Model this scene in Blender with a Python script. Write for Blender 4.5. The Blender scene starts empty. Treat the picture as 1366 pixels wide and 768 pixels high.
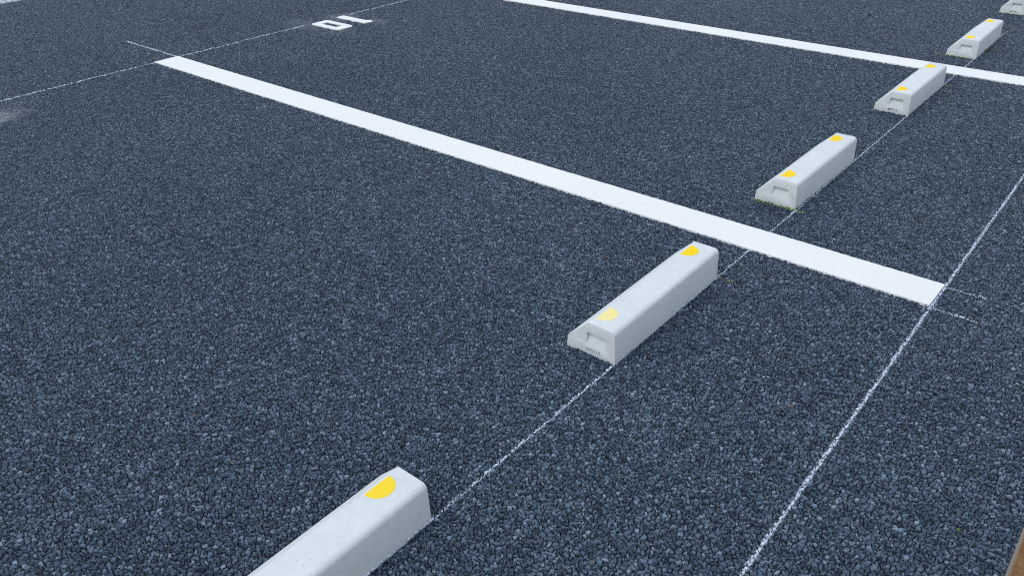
import bpy, bmesh, math, random
from mathutils import Vector, Matrix
random.seed(7)
S = bpy.context.scene
C = S.collection
PI = math.pi

# ------------------------------------------------------------------ helpers
def tag(o, label=None, cat=None, group=None, kind=None):
    if label: o['label'] = label
    if cat: o['category'] = cat
    if group: o['group'] = group
    if kind: o['kind'] = kind
    return o

def mesh_obj(name, bm, mat, parent=None, smooth=False):
    me = bpy.data.meshes.new(name)
    bm.to_mesh(me); bm.free()
    me.materials.append(mat)
    if smooth:
        for p in me.polygons: p.use_smooth = True
    o = bpy.data.objects.new(name, me)
    C.objects.link(o)
    if parent: o.parent = parent
    return o

class NT:
    """tiny node-tree writer"""
    def __init__(s, tree): s.t = tree; s.n = tree.nodes; s.l = tree.links
    def node(s, typ, **kw):
        n = s.n.new(typ)
        for k, v in kw.items(): setattr(n, k, v)
        return n
    def put(s, inp, v):
        if hasattr(v, 'is_output') or hasattr(v, 'links'): s.l.new(v, inp)
        else: inp.default_value = v
    def math(s, op, a, b=None, c=None, clamp=False):
        n = s.node('ShaderNodeMath', operation=op, use_clamp=clamp)
        s.put(n.inputs[0], a)
        if b is not None: s.put(n.inputs[1], b)
        if c is not None: s.put(n.inputs[2], c)
        return n.outputs[0]
    def vmath(s, op, a, b=None, scale=None):
        n = s.node('ShaderNodeVectorMath', operation=op)
        s.put(n.inputs[0], a)
        if b is not None: s.put(n.inputs[1], b)
        if scale is not None: s.put(n.inputs['Scale'], scale)
        return n.outputs['Value'] if op in ('DOT_PRODUCT', 'LENGTH', 'DISTANCE') else n.outputs['Vector']
    def smooth(s, v, lo, hi, a=0., b=1.):
        n = s.node('ShaderNodeMapRange', interpolation_type='SMOOTHSTEP')
        s.put(n.inputs['Value'], v); s.put(n.inputs['From Min'], lo); s.put(n.inputs['From Max'], hi)
        s.put(n.inputs['To Min'], a); s.put(n.inputs['To Max'], b)
        return n.outputs[0]
    def noise(s, vec, scale, detail=2., rough=.5, dims='3D'):
        n = s.node('ShaderNodeTexNoise', noise_dimensions=dims)
        s.put(n.inputs['Vector'], vec); n.inputs['Scale'].default_value = scale
        n.inputs['Detail'].default_value = detail; n.inputs['Roughness'].default_value = rough
        return n.outputs[0], n.outputs[1]
    def voro(s, vec, scale, feature='F1', dims='2D', rnd=1.):
        n = s.node('ShaderNodeTexVoronoi', voronoi_dimensions=dims, feature=feature)
        s.put(n.inputs['Vector'], vec); n.inputs['Scale'].default_value = scale
        n.inputs['Randomness'].default_value = rnd
        return n
    def ramp(s, v, stops):
        n = s.node('ShaderNodeValToRGB'); s.put(n.inputs[0], v)
        e = n.color_ramp.elements
        while len(e) < len(stops): e.new(.5)
        for i, (p, c) in enumerate(stops):
            e[i].position = p; e[i].color = (*c, 1)
        return n.outputs[0]
    def mix(s, f, a, b, blend='MIX'):
        n = s.node('ShaderNodeMix', data_type='RGBA', blend_type=blend)
        s.put(n.inputs[0], f)
        s.put(n.inputs[6], a if not isinstance(a, tuple) else (*a, 1) if len(a) == 3 else a)
        s.put(n.inputs[7], b if not isinstance(b, tuple) else (*b, 1) if len(b) == 3 else b)
        return n.outputs[2]

def new_mat(name):
    m = bpy.data.materials.new(name); m.use_nodes = True
    m.node_tree.nodes.clear()
    t = NT(m.node_tree)
    out = t.node('ShaderNodeOutputMaterial')
    b = t.node('ShaderNodeBsdfPrincipled')
    t.l.new(b.outputs[0], out.inputs['Surface'])
    return m, t, b, out

# ---------------------------------------------- shared height of the open-graded asphalt (metres, <= about 0)
def make_height_group():
    g = bpy.data.node_groups.new('asphalt_height', 'ShaderNodeTree')
    for nm in ('Height', 'Tone', 'Tone2'):
        g.interface.new_socket(nm, in_out='OUTPUT', socket_type='NodeSocketFloat')
    t = NT(g)
    out = t.node('NodeGroupOutput')
    pos = t.node('ShaderNodeNewGeometry').outputs['Position']
    flat = t.vmath('MULTIPLY', pos, (1, 1, 0))
    w1 = t.vmath('SCALE', t.vmath('SUBTRACT', t.noise(flat, 75, 2, .6)[1], (.5, .5, .5)), scale=.0062)
    p = t.vmath('MULTIPLY', t.vmath('ADD', flat, w1), (1, 1, 0))
    def layer(scale, off, dome, sink, tilt, edge, facet):
        q = t.vmath('ADD', p, off)
        v = t.voro(q, scale); e = t.voro(q, scale, 'DISTANCE_TO_EDGE')
        sep = t.node('ShaderNodeSeparateColor'); t.l.new(v.outputs['Color'], sep.inputs[0])
        loc = t.vmath('SCALE', t.vmath('SUBTRACT', q, v.outputs['Position']), scale=scale)
        dirv = t.vmath('SUBTRACT', v.outputs['Color'], (.5, .5, .5))
        tl = t.math('MULTIPLY', t.vmath('DOT_PRODUCT', t.vmath('MULTIPLY', loc, (1, 1, 0)), dirv), tilt)
        # second facet: crushed stone has a broken plane
        dir2 = t.vmath('SUBTRACT', t.vmath('MULTIPLY', dirv, (-1.7, 1.3, 0)), (.1, -.08, 0))
        tl2 = t.math('ADD', t.math('MULTIPLY', t.vmath('DOT_PRODUCT', loc, dir2), tilt), facet)
        d = t.math('MULTIPLY', t.smooth(e.outputs['Distance'], .085, edge), dome)
        r = t.math('MULTIPLY', t.math('POWER', sep.outputs[2], 1.6), -sink)
        h = t.math('ADD', t.math('ADD', d, -dome), t.math('ADD', r, t.math('MINIMUM', tl, tl2)))
        return h, sep.outputs[0], sep.outputs[1]
    h1, a1, b1 = layer(90, (0, 0, 0), .0125, .0080, .0046, .185, .0004)
    h2, a2, b2 = layer(140, (3.1, 1.7, 0), .0105, .0062, .0034, .190, .0003)
    h2 = t.math('ADD', h2, -.0012)
    h = t.math('MAXIMUM', h1, h2)
    h3, a3, b3 = layer(260, (1.3, 5.7, 0), .0018, .0016, .0014, .3, .0002)
    h3 = t.math('ADD', h3, -.0072)
    gt2 = t.math('GREATER_THAN', h3, h)
    h = t.math('MAXIMUM', h, h3)
    gt = t.math('GREATER_THAN', h2, h1)
    def sel(g_, a, b): return t.math('ADD', t.math('MULTIPLY', a, t.math('SUBTRACT', 1., g_)), t.math('MULTIPLY', b, g_))
    a3 = 0.   # fine mastic between the chips, near-black to paint gap shade into the colour
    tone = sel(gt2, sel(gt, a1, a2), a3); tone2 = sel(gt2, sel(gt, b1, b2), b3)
    # pits where a stone has come out, and long soft undulation from the roller
    pit = t.smooth(t.noise(flat, 17, 1)[0], .66, .76, 0, -.006)
    h = t.math('ADD', h, pit)
    n = t.noise(flat, 420, 2, .6)[0]
    h = t.math('ADD', h, t.math('MULTIPLY', t.math('SUBTRACT', n, .5), .0006))
    t.l.new(h, out.inputs['Height']); t.l.new(tone, out.inputs['Tone']); t.l.new(tone2, out.inputs['Tone2'])
    return g
HG = make_height_group()

def add_height(t, out, offset=0.):
    g = t.node('ShaderNodeGroup'); g.node_tree = HG
    d = t.node('ShaderNodeDisplacement')
    d.inputs['Midlevel'].default_value = 0.; d.inputs['Scale'].default_value = 1.
    h = t.math('ADD', g.outputs['Height'], offset)
    t.l.new(h, d.inputs['Height']); t.l.new(d.outputs[0], out.inputs['Displacement'])
    return g

def blob(t, pos, cx, cy, rx, ry, lo=.25, hi=1.15):
    """soft-edged patch with a broken outline: 1 inside, 0 outside"""
    d = t.vmath('MULTIPLY', t.vmath('SUBTRACT', pos, (cx, cy, 0)), (1 / rx, 1 / ry, 0))
    n = t.math('MULTIPLY', t.math('SUBTRACT', t.noise(pos, 14, 3, .6)[0], .5), 1.1)
    return t.smooth(t.math('ADD', t.vmath('LENGTH', d), n), lo, hi, 1, 0)

# ------------------------------------------------------------------ materials
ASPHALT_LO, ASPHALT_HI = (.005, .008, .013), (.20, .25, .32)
def mat_asphalt():
    m, t, b, out = new_mat('asphalt')
    g = add_height(t, out)
    pos = t.node('ShaderNodeNewGeometry').outputs['Position']
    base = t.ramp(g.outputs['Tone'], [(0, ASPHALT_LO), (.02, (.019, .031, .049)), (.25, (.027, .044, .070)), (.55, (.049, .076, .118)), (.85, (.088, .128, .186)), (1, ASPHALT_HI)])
    odd = t.math('GREATER_THAN', g.outputs['Tone2'], .992)
    base = t.mix(t.math('MULTIPLY', odd, .4), base, (.14, .145, .14))
    brown = t.math('LESS_THAN', g.outputs['Tone2'], .006)
    base = t.mix(t.math('MULTIPLY', brown, .4), base, (.10, .065, .05))
    big = t.noise(pos, .9, 3, .6)[0]
    base = t.mix(1., base, t.ramp(big, [(.3, (.86, .87, .90)), (.7, (1.12, 1.11, 1.08))]), 'MULTIPLY')
    # white paint mist drifted round the stencilled number and off the neighbouring one
    mist = t.math('MULTIPLY', blob(t, pos, -3.76, 1.84, .24, .15), .13)
    mist = t.math('MAXIMUM', mist, t.math('MULTIPLY', blob(t, pos, -3.77, 2.12, .14, .16), .20))
    mist = t.math('MAXIMUM', mist, t.math('MULTIPLY', blob(t, pos, -3.46, 2.20, .10, .09), .18))
    mist = t.math('MAXIMUM', mist, t.math('MULTIPLY', blob(t, pos, -3.47, 1.84, .10, .12), .10))
    mist = t.math('MAXIMUM', mist, t.math('MULTIPLY', blob(t, pos, -3.54, -.33, .12, .15, -.1, 1.5), .50))
    mist = t.math('MAXIMUM', mist, t.math('MULTIPLY', blob(t, pos, -3.70, -.12, .16, .12), .04))
    # grey dust trodden in behind the bays
    mist = t.math('MAXIMUM', mist, t.math('MULTIPLY', blob(t, pos, .20, 2.45, .04, .05), .10))
    fine = t.smooth(t.noise(pos, 160, 2, .7)[0], .40, .62)
    mist = t.math('MULTIPLY', mist, t.math('ADD', t.math('MULTIPLY', fine, .9), .25))
    base = t.mix(mist, base, (.72, .75, .78))
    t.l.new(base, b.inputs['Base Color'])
    rg = t.math('ADD', t.math('MULTIPLY', g.outputs['Tone2'], .26), .22)
    t.l.new(rg, b.inputs['Roughness'])
    b.inputs['Specular IOR Level'].default_value = .42
    b.inputs['Specular Tint'].default_value = (.82, .93, 1.0, 1)
    m.displacement_method = 'BOTH'
    return m

def mat_chalk(name, col, axis, centre, half, cover, follow=.5, lift=.0011):
    """line of sprayed or crayon colour lying on the tops of the stones (ragged: bare stone shows between)"""
    m, t, b, out = new_mat(name)
    g = add_height(t, out, lift)
    pos = t.node('ShaderNodeNewGeometry').outputs['Position']
    sep = t.node('ShaderNodeSeparateXYZ'); t.l.new(pos, sep.inputs[0])
    wob = t.math('MULTIPLY', t.math('SUBTRACT', t.noise(pos, 3.0, 3, .6)[0], .5), half * .32)
    d = t.math('ABSOLUTE', t.math('ADD', t.math('SUBTRACT', sep.outputs[axis], centre), wob))
    d0 = t.math('DIVIDE', d, half); d = d0
    fine = t.noise(pos, 420, 3, .7)[0]
    mid = t.noise(pos, 34, 2, .6)[0]
    dens = t.math('ADD', t.math('MULTIPLY', t.math('SUBTRACT', fine, .5), 1.6), t.math('MULTIPLY', t.math('SUBTRACT', mid, .5), 1.1))
    hh = t.smooth(g.outputs['Height'], -.0090, -.0015, -follow, follow)
    s = t.math('ADD', t.math('ADD', dens, hh), t.math('SUBTRACT', cover, t.math('MULTIPLY', t.math('POWER', d, 1.5), 1.15)))
    a = t.math('MULTIPLY', t.smooth(s, -.25, .55), .82)
    halo = t.math('MULTIPLY', t.smooth(d0, .6, 2.3, .34, 0), t.smooth(t.math('ADD', fine, t.math('MULTIPLY', hh, .35)), .40, .68))
    a = t.math('MAXIMUM', a, halo)
    b.inputs['Base Color'].default_value = (*col, 1); b.inputs['Roughness'].default_value = .9
    b.inputs['Specular IOR Level'].default_value = .2
    tr = t.node('ShaderNodeBsdfTransparent'); mx = t.node('ShaderNodeMixShader')
    t.l.new(a, mx.inputs[0]); t.l.new(tr.outputs[0], mx.inputs[1]); t.l.new(b.outputs[0], mx.inputs[2])
    t.l.new(mx.outputs[0], out.inputs['Surface'])
    m.displacement_method = 'BOTH'
    return m

def mat_line_paint():
    m, t, b, out = new_mat('white_line_paint')
    pos = t.node('ShaderNodeNewGeometry').outputs['Position']
    n1 = t.noise(pos, 2.2, 4, .6)[0]; n2 = t.noise(pos, 45, 3, .6)[0]
    col = t.ramp(n1, [(.25, (.77, .765, .755)), (.7, (.825, .815, .80))])
    col = t.mix(1., col, t.ramp(n2, [(.25, (.95, .95, .955)), (.6, (1, 1, 1))]), 'MULTIPLY')
    # faint rubber and grit marks
    sc = t.noise(t.vmath('MULTIPLY', pos, (1, 3.2, 1)), 9, 4, .7)[0]
    col = t.mix(t.smooth(sc, .62, .80, 0, .16), col, (.42, .46, .52))
    t.l.new(col, b.inputs['Base Color']); b.inputs['Roughness'].default_value = .62
    bp = t.node('ShaderNodeBump'); bp.inputs['Strength'].default_value = .5; bp.inputs['Distance'].default_value = .002
    v = t.voro(t.vmath('MULTIPLY', pos, (1, 1, 0)), 85, 'SMOOTH_F1')
    h = t.math('ADD', t.math('MULTIPLY', v.outputs['Distance'], -.35), t.math('MULTIPLY', t.noise(pos, 230, 3, .6)[0], .35))
    t.l.new(h, bp.inputs['Height']); t.l.new(bp.outputs[0], b.inputs['Normal'])
    return m

def mat_concrete():
    m, t, b, out = new_mat('precast_concrete')
    co = t.node('ShaderNodeTexCoord').outputs['Object']
    info = t.node('ShaderNodeObjectInfo')
    p = t.vmath('ADD', co, t.vmath('SCALE', t.node('ShaderNodeCombineXYZ').outputs[0], scale=1.))
    cx = t.node('ShaderNodeCombineXYZ'); t.l.new(t.math('MULTIPLY', info.outputs['Random'], 37.), cx.inputs[0])
    t.l.new(t.math('MULTIPLY', info.outputs['Random'], 91.), cx.inputs[1])
    p = t.vmath('ADD', co, cx.outputs[0])
    n1 = t.noise(p, 7, 4, .6)[0]; n2 = t.noise(p, 55, 4, .65)[0]
    col = t.ramp(n1, [(.28, (.63, .65, .655)), (.72, (.685, .705, .71))])
    col = t.mix(1., col, t.ramp(n2, [(.3, (.94, .945, .95)), (.62, (1.02, 1.02, 1.02))]), 'MULTIPLY')
    # pin holes left by air bubbles
    v = t.voro(p, 120, dims='3D'); sp = t.node('ShaderNodeSeparateColor'); t.l.new(v.outputs['Color'], sp.inputs[0])
    hole = t.math('MULTIPLY', t.math('GREATER_THAN', sp.outputs[0], .93), t.smooth(v.outputs['Distance'], .10, .22, 1, 0))
    col = t.mix(t.math('MULTIPLY', hole, .55), col, (.12, .13, .14))
    # handling grime that gathers in streaks near the two ends
    se = t.node('ShaderNodeSeparateXYZ'); t.l.new(co, se.inputs[0])
    endd = t.smooth(t.math('ABSOLUTE', se.outputs[1]), .20, .298)
    g = t.noise(t.vmath('MULTIPLY', p, (1, 2.2, 1)), 28, 5, .72)[0]
    grime = t.math('MULTIPLY', t.math('MULTIPLY', t.smooth(g, .52, .72), endd), .22)
    col = t.mix(grime, col, (.20, .22, .22))
    # dust thrown up round the foot
    foot = t.math('MULTIPLY', t.smooth(t.math('ADD', se.outputs[2], t.math('MULTIPLY', t.math('SUBTRACT', g, .5), .03)), .002, .012, 1, 0), .15)
    col = t.mix(foot, col, (.25, .26, .26))
    t.l.new(col, b.inputs['Base Color']); b.inputs['Roughness'].default_value = .78
    b.inputs['Specular IOR Level'].default_value = .35
    seam = t.smooth(t.math('ABSOLUTE', t.math('ADD', se.outputs[1], -.012)), 0, .0012, 1, 0)
    h = t.math('ADD', t.math('MULTIPLY', n2, .5), t.math('MULTIPLY', t.noise(p, 300, 3, .6)[0], .25))
    h = t.math('SUBTRACT', h, t.math('MULTIPLY', hole, .8))
    h = t.math('SUBTRACT', h, t.math('MULTIPLY', seam, .35))
    bp = t.node('ShaderNodeBump'); bp.inputs['Strength'].default_value = .55; bp.inputs['Distance'].default_value = .0012
    t.l.new(h, bp.inputs['Height']); t.l.new(bp.outputs[0], b.inputs['Normal'])
    return m

def mat_simple(name, col, rough=.6, var=.12, scale=60, bump=.3, metal=0., spec=.5):
    m, t, b, out = new_mat(name)
    co = t.node('ShaderNodeTexCoord').outputs['Object']
    n = t.noise(co, scale, 3, .6)[0]
    lo = tuple(c * (1 - var) for c in col); hi = tuple(min(1, c * (1 + var)) for c in col)
    t.l.new(t.ramp(n, [(.3, lo), (.7, hi)]), b.inputs['Base Color'])
    b.inputs['Roughness'].default_value = rough; b.inputs['Metallic'].default_value = metal
    b.inputs['Specular IOR Level'].default_value = spec
    if bump:
        bp = t.node('ShaderNodeBump'); bp.inputs['Strength'].default_value = bump; bp.inputs['Distance'].default_value = .0008
        t.l.new(n, bp.inputs['Height']); t.l.new(bp.outputs[0], b.inputs['Normal'])
    return m

def mat_reflector(name, col, pale):
    m, t, b, out = new_mat(name)
    co = t.node('ShaderNodeTexCoord').outputs['Object']
    v = t.voro(co, 420, dims='3D')
    n = t.noise(co, 90, 3, .65)[0]
    c = t.ramp(n, [(.3, col), (.75, pale)])
    t.l.new(c, b.inputs['Base Color']); b.inputs['Roughness'].default_value = .6
    b.inputs['Specular IOR Level'].default_value = .2
    bp = t.node('ShaderNodeBump'); bp.inputs['Strength'].default_value = .35; bp.inputs['Distance'].default_value = .0005
    t.l.new(v.outputs['Distance'], bp.inputs['Height']); t.l.new(bp.outputs[0], b.inputs['Normal'])
    return m

def mat_rust():
    m, t, b, out = new_mat('rusty_steel')
    pos = t.node('ShaderNodeNewGeometry').outputs['Position']
    n = t.noise(pos, 22, 6, .7)[0]; n2 = t.noise(pos, 110, 4, .7)[0]
    col = t.ramp(n, [(.3, (.08, .035, .010)), (.5, (.17, .075, .020)), (.7, (.24, .125, .042))])
    col = t.mix(1., col, t.ramp(n2, [(.3, (.55, .5, .48)), (.6, (1.1, 1.1, 1.1))]), 'MULTIPLY')
    # grey worn band along the edge nearest the asphalt
    se = t.node('ShaderNodeSeparateXYZ'); t.l.new(pos, se.inputs[0])
    e = t.math('ADD', se.outputs[0], t.math('MULTIPLY', t.math('SUBTRACT', n2, .5), .010))
    col = t.mix(t.smooth(e, 1.001, 1.008, .70, 0), col, (.26, .25, .23))
    t.l.new(col, b.inputs['Base Color']); b.inputs['Roughness'].default_value = .8
    bp = t.node('ShaderNodeBump'); bp.inputs['Strength'].default_value = .7; bp.inputs['Distance'].default_value = .002
    t.l.new(n2, bp.inputs['Height']); t.l.new(bp.outputs[0], b.inputs['Normal'])
    return m

M_asphalt = mat_asphalt(); M_line = mat_line_paint(); M_conc = mat_concrete(); M_rust = mat_rust()
M_refl = mat_reflector('yellow_reflector', (.94, .62, .000), (.96, .65, .001))
M_refl_mid = mat_reflector('weathered_yellow_reflector', (.91, .64, .02), (.94, .67, .05))
M_refl_pale = mat_reflector('faded_yellow_reflector', (.88, .72, .27), (.90, .76, .38))
M_ink = mat_simple('stamp_ink', (.06, .075, .10), .8, .4, 300, 0)
M_ink_pale = mat_simple('worn_stamp_ink', (.24, .27, .31), .8, .3, 300, 0)
M_galv = mat_simple('galvanised_steel', (.50, .56, .58), .5, .15, 40, .3, .25)
M_chan = mat_simple('drain_concrete', (.22, .23, .23), .9, .25, 20, .5)

# ------------------------------------------------------------------ ground
def adaptive(o, rate=1.0):
    md = o.modifiers.new('dice', 'SUBSURF'); md.subdivision_type = 'SIMPLE'; md.levels = 0; md.render_levels = 1
    o.cycles.use_adaptive_subdivision = True; o.cycles.dicing_rate = rate

GX0, GX1, GY0, GY1 = -6.55, -6.248, -1.3, 4.7        # opening for the drain
def make_ground():
    xs = [-90, -30, -14, -10, -8, -7.2, GX0, GX1] + [x * .5 for x in range(-12, 7)] + [4, 6, 10, 20, 40, 90]
    ys = [-60, -20, -8, -4, -2.5, -2, -1.65] + [GY0] + [y * .5 for y in range(-2, 10)] + [GY1, 5.2, 6, 7, 9, 12, 18, 30, 60, 120]
    xs = sorted(set(xs)); ys = sorted(set(ys))
    bm = bmesh.new()
    V = {(i, j): bm.verts.new((x, y, 0)) for i, x in enumerate(xs) for j, y in enumerate(ys)}
    for i in range(len(xs) - 1):
        for j in range(len(ys) - 1):
            if xs[i] >= GX0 - 1e-6 and xs[i + 1] <= GX1 + 1e-6 and ys[j] >= GY0 - 1e-6 and ys[j + 1] <= GY1 + 1e-6: continue
            bm.faces.new((V[i, j], V[i + 1, j], V[i + 1, j + 1], V[i, j + 1]))
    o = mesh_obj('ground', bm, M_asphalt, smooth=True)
    tag(o, 'dark blue grey open graded asphalt surface of the car park', kind='structure')
    adaptive(o, 1.0)
    return o
make_ground()

# ------------------------------------------------------------------ thick white paint (bay lines, number)
def ragged(poly, step, amp):
    """walk round a polygon with small irregular steps, as paint ends on rough stones"""
    out = []
    n = len(poly)
    for i in range(n):
        a = Vector(poly[i]); b = Vector(poly[(i + 1) % n]); L = (b - a).length
        k = max(1, int(L / step)); d = (b - a) / L; nrm = Vector((d.y, -d.x))
        drift = 0.
        for j in range(k):
            drift = drift * .55 + random.uniform(-1, 1) * amp
            off = 0 if j == 0 else drift
            out.append(a + (b - a) * (j / k) + nrm * off + d * (random.uniform(-.3, .3) * step if j else 0))
    return out

def paint_patch(name, poly, holes=(), z=.0022, step=.006, amp=.0009):
    cu = bpy.data.curves.new('tmp', 'CURVE'); cu.dimensions = '2D'; cu.fill_mode = 'BOTH'
    for pl in (poly, *holes):
        pts = ragged(pl, step, amp)
        sp = cu.splines.new('POLY'); sp.points.add(len(pts) - 1); sp.use_cyclic_u = True
        for q, p in zip(sp.points, pts): q.co = (p[0], p[1], 0, 1)
    cu.extrude = .0048
    o = bpy.data.objects.new('tmp', cu); C.objects.link(o)
    bpy.context.view_layer.update()
    me = bpy.data.meshes.new_from_object(o.evaluated_get(bpy.context.evaluated_depsgraph_get()))
    bpy.data.objects.remove(o); bpy.data.curves.remove(cu)
    me.name = name; me.materials.clear(); me.materials.append(M_line)
    ob = bpy.data.objects.new(name, me); C.objects.link(ob); ob.location.z = z - .0048
    return ob

def rect(x0, x1, y0, y1): return [(x0, y0), (x1, y0), (x1, y1), (x0, y1)]
LW = .155
o = paint_patch('bay_line', [(-3.7875, .695), (.584, .695), (.586, .850), (-3.7875, .850)])
tag(o, 'wide white painted bay line crossing the middle of the picture, both ends visible', 'parking line', 'wide white bay lines')
o = paint_patch('bay_line', rect(-3.7875, .586, 3.2065, 3.2065 + LW))
tag(o, 'wide white painted bay line farther back, running off the top and right edges', 'parking line', 'wide white bay lines')

# the stencilled 10 between the two lines, read from the drive side
o = paint_patch('painted_digit', [(-3.770, 1.862), (-3.770, 1.978), (-3.756, 1.992), (-3.508, 1.992), (-3.487, 1.972), (-3.487, 1.864), (-3.508, 1.848), (-3.756, 1.848)],
                [[(-3.712, 1.895), (-3.566, 1.895), (-3.558, 1.903), (-3.558, 1.941), (-3.566, 1.948), (-3.712, 1.948)]], amp=.0008)
tag(o, 'white stencilled digit 0 of the bay number on the asphalt', 'painted number', 'digits of the bay number')
o = paint_patch('painted_digit', [(-3.778, 2.084), (-3.778, 2.146), (-3.545, 2.148), (-3.515, 2.172), (-3.480, 2.152), (-3.478, 2.118), (-3.491, 2.084)], amp=.0008)
tag(o, 'white stencilled digit 1 of the bay number on the asphalt', 'painted number', 'digits of the bay number')

# ------------------------------------------------------------------ thin setting-out lines
def strip(name, axis, centre, a, b, half, mat):
    bm = bmesh.new()
    n = max(1, int((b - a) / .4)); w = half * 2.1
    row = []
    for i in range(n + 1):
        s = a + (b - a) * i / n
        p, q = ((centre - w, s), (centre + w, s)) if axis == 0 else ((s, centre + w), (s, centre - w))
        row.append((bm.verts.new((*p, 0)), bm.verts.new((*q, 0))))
    for (p, q), (r, s_) in zip(row, row[1:]): bm.faces.new((p, q, s_, r))
    o = mesh_obj(name, bm, mat, smooth=True)
    adaptive(o, 1.0)
    return o
WHITE = (.68, .77, .90)
g = 'thin white setting out lines'
def chalk(label, axis, c, a, b, half, cover, col=WHITE, name='chalk_line', cat='chalk line', grp=g, follow=.5, lift=.0011):
    m = mat_chalk('chalk', col, axis, c, half, cover, follow, lift)
    return tag(strip(name, axis, c, a, b, half, m), label, cat, grp)
chalk('thin ragged white line running under the row of wheel stops', 0, .002, -1.9, 4.31, .0025, .90)
chalk('thicker white sprayed line nearest the right side, past the end of the wide bay line', 0, .5895, -2.2, 7.0, .0038, .95)
chalk('thin white line along the far ends of the bays, passing the number 10', 0, -3.779, -2.5, 1.84, .0038, 1.3, lift=.0030)
chalk('thin white line continuing beyond the number 10 to the top edge', 0, -3.779, 2.19, 6.5, .0036, 1.1, lift=.0030)
chalk('thin white line reaching past the far end of the middle bay line', 1, .848, -4.38, -3.785, .0038, 1.3, lift=.0030)
chalk('short faint white tick off the far side of the middle bay line end', 1, .843, .592, .706, .0034, .50)
chalk('short faint white tick off the near side of the middle bay line end', 1, .690, .596, .726, .0034, .50)

YG = (.42, .50, .06)
g2 = 'yellow green crayon marks at the wheel stops'
def crayon(label, c, a, b, half=.0055, cover=.25, col=YG):
    return chalk(label, 1, c, a, b, half, cover, col, 'crayon_mark', 'crayon mark', g2, .3)
crayon('yellow green crayon mark along the near foot of the stop beyond the middle line', 1.08, -.168, .035, .0052, .25)
crayon('yellow crayon mark at the far corner of the wheel stop with the faded reflector', 0.463, .004, .055, .005, .30, (.50, .46, .10))
crayon('faint green crayon mark by the far corner of the wheel stop touching the far line', 2.99, .006, .04, .004, .10)
crayon('yellow green crayon mark reaching left from the wheel stop just beyond the far line', 3.585, -.215, .005, .005, .28)
crayon('green crayon mark at the foot of the farthest wheel stop, top right corner', 4.888, -.160, .06, .005, .30)

# ------------------------------------------------------------------ wheel stops
LEN = .60
def stop_mesh():
    # profile in (x, z), back face at x=0, front foot at x=-.16
    def arc(cx, cz, r, a0, a1, n):
        return [(cx + r * math.cos(math.radians(a0 + (a1 - a0) * i / n)), cz + r * math.sin(math.radians(a0 + (a1 - a0) * i / n))) for i in range(n + 1)]
    H = .0985
    prof = [(-.1605, -.006), (-.157, .028)]
    prof += arc(-.1515, .0300, .0055, 170, 134, 3)
    prof += arc(-.0875, H - .008, .008, 134, 90, 4)
    prof += arc(-.0185, H - .015, .015, 90, 3, 9)
    prof += [(.0015, -.006)]
    bm = bmesh.new()
    ys = [-.3, -.15, 0, .15, .3]
    rings = [[bm.verts.new((x + .08, y, z)) for x, z in prof] for y in ys]
    n = len(prof)
    for r0, r1 in zip(rings, rings[1:]):
        for i in range(n):
            bm.faces.new((r0[i], r0[(i + 1) % n], r1[(i + 1) % n], r1[i]))
    bm.faces.new(list(reversed(rings[0]))); bm.faces.new(rings[-1])
    bmesh.ops.recalc_face_normals(bm, faces=bm.faces)
    body = mesh_obj('concrete_body', bm, M_conc)
    cutters = []
    for s in (-1, 1):
        cb = bmesh.new()
        # wedge: deep under the top lip, running out to nothing at the bottom
        x0, x1 = -.0945 + .08, -.0335 + .08
        def ring(x, ins):
            return [cb.verts.new((x, s * .31, .0670)), cb.verts.new((x + ins * .5, s * .2840, .0650)),
                    cb.verts.new((x + ins * .2, s * .3030, .0230)), cb.verts.new((x, s * .31, .0180))]
        a, b_ = ring(x0, .006), ring(x1, -.006)
        for i in range(4): cb.faces.new((a[i], a[(i + 1) % 4], b_[(i + 1) % 4], b_[i]))
        cb.faces.new(list(reversed(a))); cb.faces.new(b_)
        bmesh.ops.recalc_face_normals(cb, faces=cb.faces)
        c = mesh_obj('cutter', cb, M_conc); cutters.append(c)
        md = body.modifiers.new('cut', 'BOOLEAN'); md.operation = 'DIFFERENCE'; md.solver = 'EXACT'; md.object = c
    bv = body.modifiers.new('bev', 'BEVEL'); bv.width = .0024; bv.segments = 3; bv.limit_method = 'ANGLE'; bv.angle_limit = math.radians(35)
    bpy.context.view_layer.update()
    me = bpy.data.meshes.new_from_object(body.evaluated_get(bpy.context.evaluated_depsgraph_get()))
    for o_ in [body] + cutters: bpy.data.objects.remove(o_)
    for p in me.polygons: p.use_smooth = True
    me.set_sharp_from_angle(angle=math.radians(32))
    me.name = 'concrete_body'
    return me
STOP = stop_mesh()

def reflector_mesh(mat):
    """half disc cast into the top, straight side along the front crease"""
    R_, zt = .036, .0994
    pts = [(-.0855 + .08, R_), (-.0855 + .08, -R_)]
    n = 18
    for i in range(n + 1):
        a = -PI / 2 + PI * i / n
        pts.append((-.0835 + .08 + .040 * math.cos(a) ** .9 if math.cos(a) > 0 else -.0835 + .08, R_ * math.sin(a)))
    bm = bmesh.new()
    lo = [bm.verts.new((x, y, .094)) for x, y in pts]
    hi = [bm.verts.new((x, y, zt - .0004 if i > 1 else zt - .0012)) for i, (x, y) in enumerate(pts)]
    cx = -.005 + .012
    ins = [bm.verts.new((cx + (x - cx) * .93, y * .93, zt)) for x, y in pts]
    k = len(pts)
    for i in range(k):
        j = (i + 1) % k
        bm.faces.new((lo[i], lo[j], hi[j], hi[i])); bm.faces.new((hi[i], hi[j], ins[j], ins[i]))
    bm.faces.new(ins); bm.faces.new(list(reversed(lo)))
    bmesh.ops.recalc_face_normals(bm, faces=bm.faces)
    me = bpy.data.meshes.new('reflector'); bm.to_mesh(me); bm.free(); me.materials.append(mat)
    return me
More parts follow.
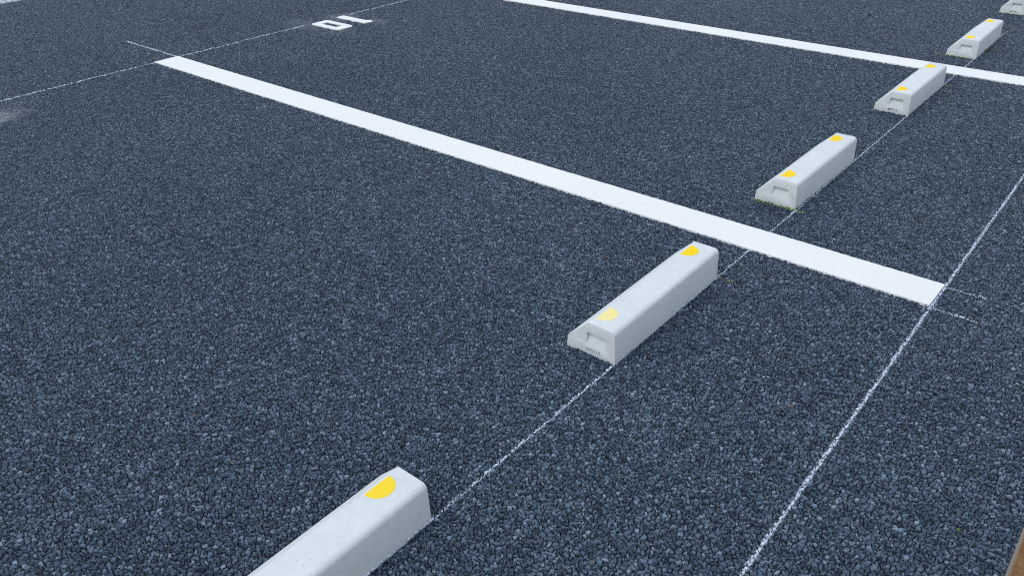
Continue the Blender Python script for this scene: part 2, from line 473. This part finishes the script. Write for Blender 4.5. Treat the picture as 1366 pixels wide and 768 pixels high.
RM = {'y': reflector_mesh(M_refl), 'm': reflector_mesh(M_refl_mid), 'p': reflector_mesh(M_refl_pale)}

def stamp(txt, root, mat, size=.0135, x=-.016, z=.0075, jitter=True):
    cu = bpy.data.curves.new('tmp', 'FONT'); cu.body = txt; cu.size = size; cu.extrude = .00025; cu.align_x = 'LEFT'
    cu.space_character = 1.1; cu.offset = .0002
    o_ = bpy.data.objects.new('tmp', cu); C.objects.link(o_)
    bpy.context.view_layer.update()
    me = bpy.data.meshes.new_from_object(o_.evaluated_get(bpy.context.evaluated_depsgraph_get()))
    bpy.data.objects.remove(o_); bpy.data.curves.remove(cu)
    me.name = 'stamp'; me.materials.clear(); me.materials.append(mat)
    s = bpy.data.objects.new('stamp', me); C.objects.link(s); s.parent = root
    s.rotation_euler = (PI / 2, math.radians(-1.5 if jitter else 0), 0); s.location = (x, -.3002, z)
    return s

def wheel_stop(x, y, rz, label, refl=('y', 'y'), txt=None, ink=None, refl_labels=(None, None)):
    r = bpy.data.objects.new('wheel_stop', None); C.objects.link(r); r.empty_display_size = .1
    r.location = (x - .08, y + .3, 0); r.rotation_euler.z = rz
    tag(r, label, 'wheel stop', 'white concrete wheel stops in a row')
    b = bpy.data.objects.new('concrete_body', STOP); C.objects.link(b); b.parent = r
    for i, s in enumerate((-1, 1)):
        q = bpy.data.objects.new('reflector', RM[refl[i]]); C.objects.link(q); q.parent = r
        q.location = (0, s * (.3 - .067), 0)
        if refl_labels[i]: q['label'] = refl_labels[i]
    if txt: stamp(txt, r, ink)
    return r
wheel_stop(0, -1.457, 0, 'nearest concrete wheel stop, cut off by the bottom edge, one yellow half disc showing', ('y', 'm'))
wheel_stop(.001, -.140, .003, 'concrete wheel stop with a faded pale yellow half disc on its near end', ('p', 'y'), '26Q110', M_ink_pale, ('faded pale yellow half disc reflector', None))
wheel_stop(-.004, 1.089, -.006, 'concrete wheel stop just beyond the middle bay line, yellow green mark under its near end', ('y', 'y'))
wheel_stop(.001, 2.386, .006, 'concrete wheel stop with dark stamp, overlapping the far bay line', ('y', 'y'), '48T114', M_ink)
wheel_stop(.005, 3.589, .010, 'small distant concrete wheel stop just beyond the far bay line', ('y', 'y'))
wheel_stop(.000, 4.893, 0, 'farthest concrete wheel stop, cut off by the top right corner, dark stamp on its end', ('y', 'y'), 'P8  14', M_ink)

# ------------------------------------------------------------------ rusty steel edging at the lower right
def edging():
    bm = bmesh.new()
    prof = [(.999, -.03), (.999, .004), (1.004, .009), (1.16, .009), (1.16, -.03)]
    ys = [-3 + .25 * i for i in range(49)]
    rings = []
    for y in ys:
        dx = random.uniform(-.0015, .0015)
        rings.append([bm.verts.new((x + (dx if i < 3 else 0), y, z)) for i, (x, z) in enumerate(prof)])
    for a, b in zip(rings, rings[1:]):
        for i in range(5): bm.faces.new((a[i], a[(i + 1) % 5], b[(i + 1) % 5], b[i]))
    bm.faces.new(rings[0]); bm.faces.new(list(reversed(rings[-1])))
    bmesh.ops.recalc_face_normals(bm, faces=bm.faces)
    o = mesh_obj('edging_strip', bm, M_rust)
    tag(o, 'rusty brown edging with a grey worn rim in the bottom right corner', 'edging')
edging()

# ------------------------------------------------------------------ drain at the far side (upper left corner)
def box(bm, x0, x1, y0, y1, z0, z1):
    v = [bm.verts.new((x, y, z)) for x in (x0, x1) for y in (y0, y1) for z in (z0, z1)]
    for f in ((0, 1, 3, 2), (4, 6, 7, 5), (0, 4, 5, 1), (2, 3, 7, 6), (0, 2, 6, 4), (1, 5, 7, 3)):
        bm.faces.new([v[i] for i in f])
def drain():
    bm = bmesh.new()
    box(bm, GX0 - .06, GX0 - .002, GY0, GY1, -.25, -.02); box(bm, GX1 + .002, GX1 + .06, GY0, GY1, -.25, -.02)
    box(bm, GX0, GX1, GY0, GY1, -.29, -.252)
    box(bm, GX0, GX0 + .012, GY0, GY1, -.25, -.032); box(bm, GX1 - .012, GX1, GY0, GY1, -.25, -.032)
    bmesh.ops.recalc_face_normals(bm, faces=bm.faces)
    tag(mesh_obj('drain_channel', bm, M_chan), 'concrete drain channel under the steel grates at the upper left corner', 'drain', kind='structure')
    proto = bmesh.new()
    w = GX1 - GX0 - .012
    box(proto, 0, .016, 0, .992, -.03, .004); box(proto, w - .016, w, 0, .992, -.03, .004)
    fr = mesh_obj('frame', proto, M_galv)
    bars = bmesh.new()
    y = .006
    while y < .975:
        box(bars, .0165, w - .0165, y, y + .020, -.024, .003); y += .042
    br = mesh_obj('bars', bars, M_galv)
    for i in range(6):
        r = bpy.data.objects.new('drain_grate', None); C.objects.link(r)
        r.location = (GX0 + .006, GY0 + .004 + i, 0)
        tag(r, 'pale galvanised steel drain grate in the top left corner', 'drain grate', 'drain grates end to end')
        for k, src in enumerate((fr, br)):
            c = src if i == 0 else src.copy()
            if i: C.objects.link(c)
            c.parent = r
drain()

# ------------------------------------------------------------------ scraps lying on the asphalt
def scrap(name, label, cat, x, y, ln, wd, rot, col, curl=.25, grp=None, z=.001):
    """a small dry leaf piece: pointed outline, folded along its rib, curled and with thickness"""
    bm = bmesh.new(); n = 8; top = []
    for i in range(n + 1):
        u = i / n; s = math.sin(PI * min(1, max(0, u))) ** .75 * wd / 2 * random.uniform(.8, 1.1)
        zz = curl * ln * (math.sin(PI * u) * .35 + (u - .5) ** 2 * .5)
        yy = random.uniform(-.05, .05) * wd
        top.append([bm.verts.new(((u - .5) * ln, yy - s - 1e-5, zz + s * .5)), bm.verts.new(((u - .5) * ln, yy, zz)), bm.verts.new(((u - .5) * ln, yy + s + 1e-5, zz + s * .6))])
    for a, b in zip(top, top[1:]):
        bm.faces.new((a[0], b[0], b[1], a[1])); bm.faces.new((a[1], b[1], b[2], a[2]))
    bmesh.ops.solidify(bm, geom=bm.faces[:], thickness=.0003)
    mt = mat_simple(name, col, .7, .25, 200, .3)
    o = mesh_obj(name, bm, mt, smooth=True)
    o.location = (x, y, z); o.rotation_euler = (random.uniform(-.2, .2), random.uniform(-.2, .2), rot)
    tag(o, label, cat, grp)
    return o
LG = 'tiny scraps of leaf on the asphalt'
OR = (.55, .24, .08); YEL = (.45, .48, .16); TAN = (.42, .30, .18)
SCR = [
 ('leaf_fragment', 'narrow yellow green leaf blade beside the wheel stop at the far bay line', .038, 2.852, .045, .010, -.75, YEL),
 ('leaf_fragment', 'orange brown leaf scrap at the back foot of the wheel stop beyond the far line', .016, 3.800, .038, .020, .3, (.50, .26, .07)),
 ('leaf_fragment', 'second smaller brown scrap next to the orange leaf by the distant wheel stop', .050, 3.845, .022, .012, 1.3, (.36, .20, .08)),
 ('leaf_fragment', 'pale brown scrap at the broken end of the thin line near the top right corner', -.003, 4.44, .045, .022, .9, (.42, .34, .30)),
]
for nm, lb, x, y, ln, wd, rot, col in SCR: scrap(nm, lb, 'leaf', x, y, ln, wd, rot, col, grp=LG)
# (ground position found from where each scrap lies in the bays)
f = 1098.9519
Rm = Matrix.Rotation(.6865, 3, 'Z') @ Matrix.Rotation(.0143, 3, 'Y') @ Matrix.Rotation(1.0280, 3, 'X')
def g2w(px, py):
    d = Rm @ Vector(((px - 683) / f, -(py - 384) / f, -1)); k = -1.3482 / d.z
    return .9572 + k * d.x, -1.7179 + k * d.y
for px, py, ln, wd, col, lb in [
  (864.9, 471.3, .011, .006, (.60, .26, .12), 'tiny orange scrap on the asphalt right of the wheel stop with the faded reflector'),
  (808, 345, .014, .009, (.26, .12, .07), 'tiny red brown scrap behind the wheel stop left of the middle line'),
  (846.9, 350.8, .010, .006, (.42, .48, .10), 'tiny yellow green scrap just left of the wheel stop before the middle line'),
  (1054.9, 541.9, .015, .004, (.60, .30, .12), 'thin orange twig scrap between the two long thin lines at lower right'),
  (1179, 548.8, .008, .005, (.45, .20, .08), 'tiny orange speck just right of the thicker sprayed line'),
  (1278.8, 707, .010, .006, (.30, .42, .03), 'tiny bright green seed near the bottom right corner'),
  (309.4, 618, .009, .005, (.70, .42, .26), 'tiny light orange scrap left of the nearest wheel stop'),
  (259.9, 554.8, .008, .006, (.62, .32, .18), 'tiny orange scrap in the open lower left of the bay'),
  (1159.5, 22, .030, .020, (.06, .04, .035), 'dark brown scrap on the asphalt near the top, left of the far wheel stops'),
  (170, 8.7, .045, .025, (.05, .055, .03), 'dark speck of leaf near the top left corner'),
  (237, 619, .006, .005, (.78, .80, .84), 'tiny white chip in the lower left asphalt'),
  (628, 307, .009, .006, (.40, .30, .20), 'tiny brown scrap in the middle of the bay below the middle line'),
  (1258, 457, .008, .005, (.42, .48, .10), 'tiny yellow scrap near the end of the middle bay line'),
]:
    x, y = g2w(px, py)
    scrap('leaf_fragment', lb, 'leaf', x, y, ln, wd, random.uniform(0, PI), col, grp=LG, z=.0012)

# ------------------------------------------------------------------ light: bright open shade / thin cloud
W = bpy.data.worlds.new('World'); S.world = W; W.use_nodes = True
t = NT(W.node_tree); W.node_tree.nodes.clear()
sky = t.node('ShaderNodeTexSky', sky_type='NISHITA'); sky.sun_disc = False
ELEV, AZ = 50, -163          # AZ: compass-like, measured clockwise from +Y
sky.sun_elevation = math.radians(ELEV); sky.sun_rotation = math.radians(AZ)
sky.dust_density = .7
# thin bright cloud: pales the sky, most of all low down beyond the far bays
dirn = t.node('ShaderNodeTexCoord').outputs['Generated']
sz = t.node('ShaderNodeSeparateXYZ'); t.l.new(dirn, sz.inputs[0])
toward = t.smooth(t.vmath('DOT_PRODUCT', dirn, (-.25, .93, .25)), .1, 1.)
puff = t.smooth(t.noise(t.vmath('MULTIPLY', dirn, (1, 1, 2.2)), 2.2, 4, .55)[0], .35, .7)
cl = t.math('ADD', .42, t.math('MULTIPLY', t.math('MULTIPLY', toward, .55), t.math('ADD', .5, t.math('MULTIPLY', puff, .5))))
skyc = t.mix(1., sky.outputs[0], (1.15, 1.08, .94), 'MULTIPLY')
skyc = t.mix(cl, skyc, (9.1, 10.2, 11.4))
bg = t.node('ShaderNodeBackground'); bg.inputs[1].default_value = .13
wo = t.node('ShaderNodeOutputWorld')
t.l.new(skyc, bg.inputs[0]); t.l.new(bg.outputs[0], wo.inputs[0])
sd = bpy.data.lights.new('sun', 'SUN'); sd.energy = 1.4; sd.angle = math.radians(40); sd.color = (.98, .99, 1)
so = bpy.data.objects.new('sun', sd); C.objects.link(so)
az, el = math.radians(AZ), math.radians(ELEV)
dirv = Vector((math.sin(az) * math.cos(el), math.cos(az) * math.cos(el), math.sin(el)))
so.rotation_euler = dirv.to_track_quat('Z', 'Y').to_euler(); so.location = dirv * 10

# ------------------------------------------------------------------ camera and render settings
cd = bpy.data.cameras.new('camera'); cam = bpy.data.objects.new('camera', cd); C.objects.link(cam)
cam.location = (.9572, -1.7179, 1.3482); cam.rotation_euler = (1.0280, .0143, .6865)
cd.lens = 36 * f / 1366; cd.sensor_width = 36; cd.clip_start = .02; cd.clip_end = 500
S.camera = cam
S.render.engine = 'CYCLES'
S.cycles.feature_set = 'EXPERIMENTAL'
S.cycles.dicing_rate = 0.7; S.cycles.preview_dicing_rate = 1.0; S.cycles.offscreen_dicing_scale = 6; S.cycles.dicing_camera = cam
S.cycles.max_subdivisions = 12
S.cycles.use_denoising = False
S.cycles.pixel_filter_type = 'BLACKMAN_HARRIS'; S.cycles.filter_width = 1.05
S.cycles.max_bounces = 5
S.view_settings.view_transform = 'Standard'; S.view_settings.look = 'None'
S.view_settings.exposure = -0.12; S.view_settings.gamma = 1
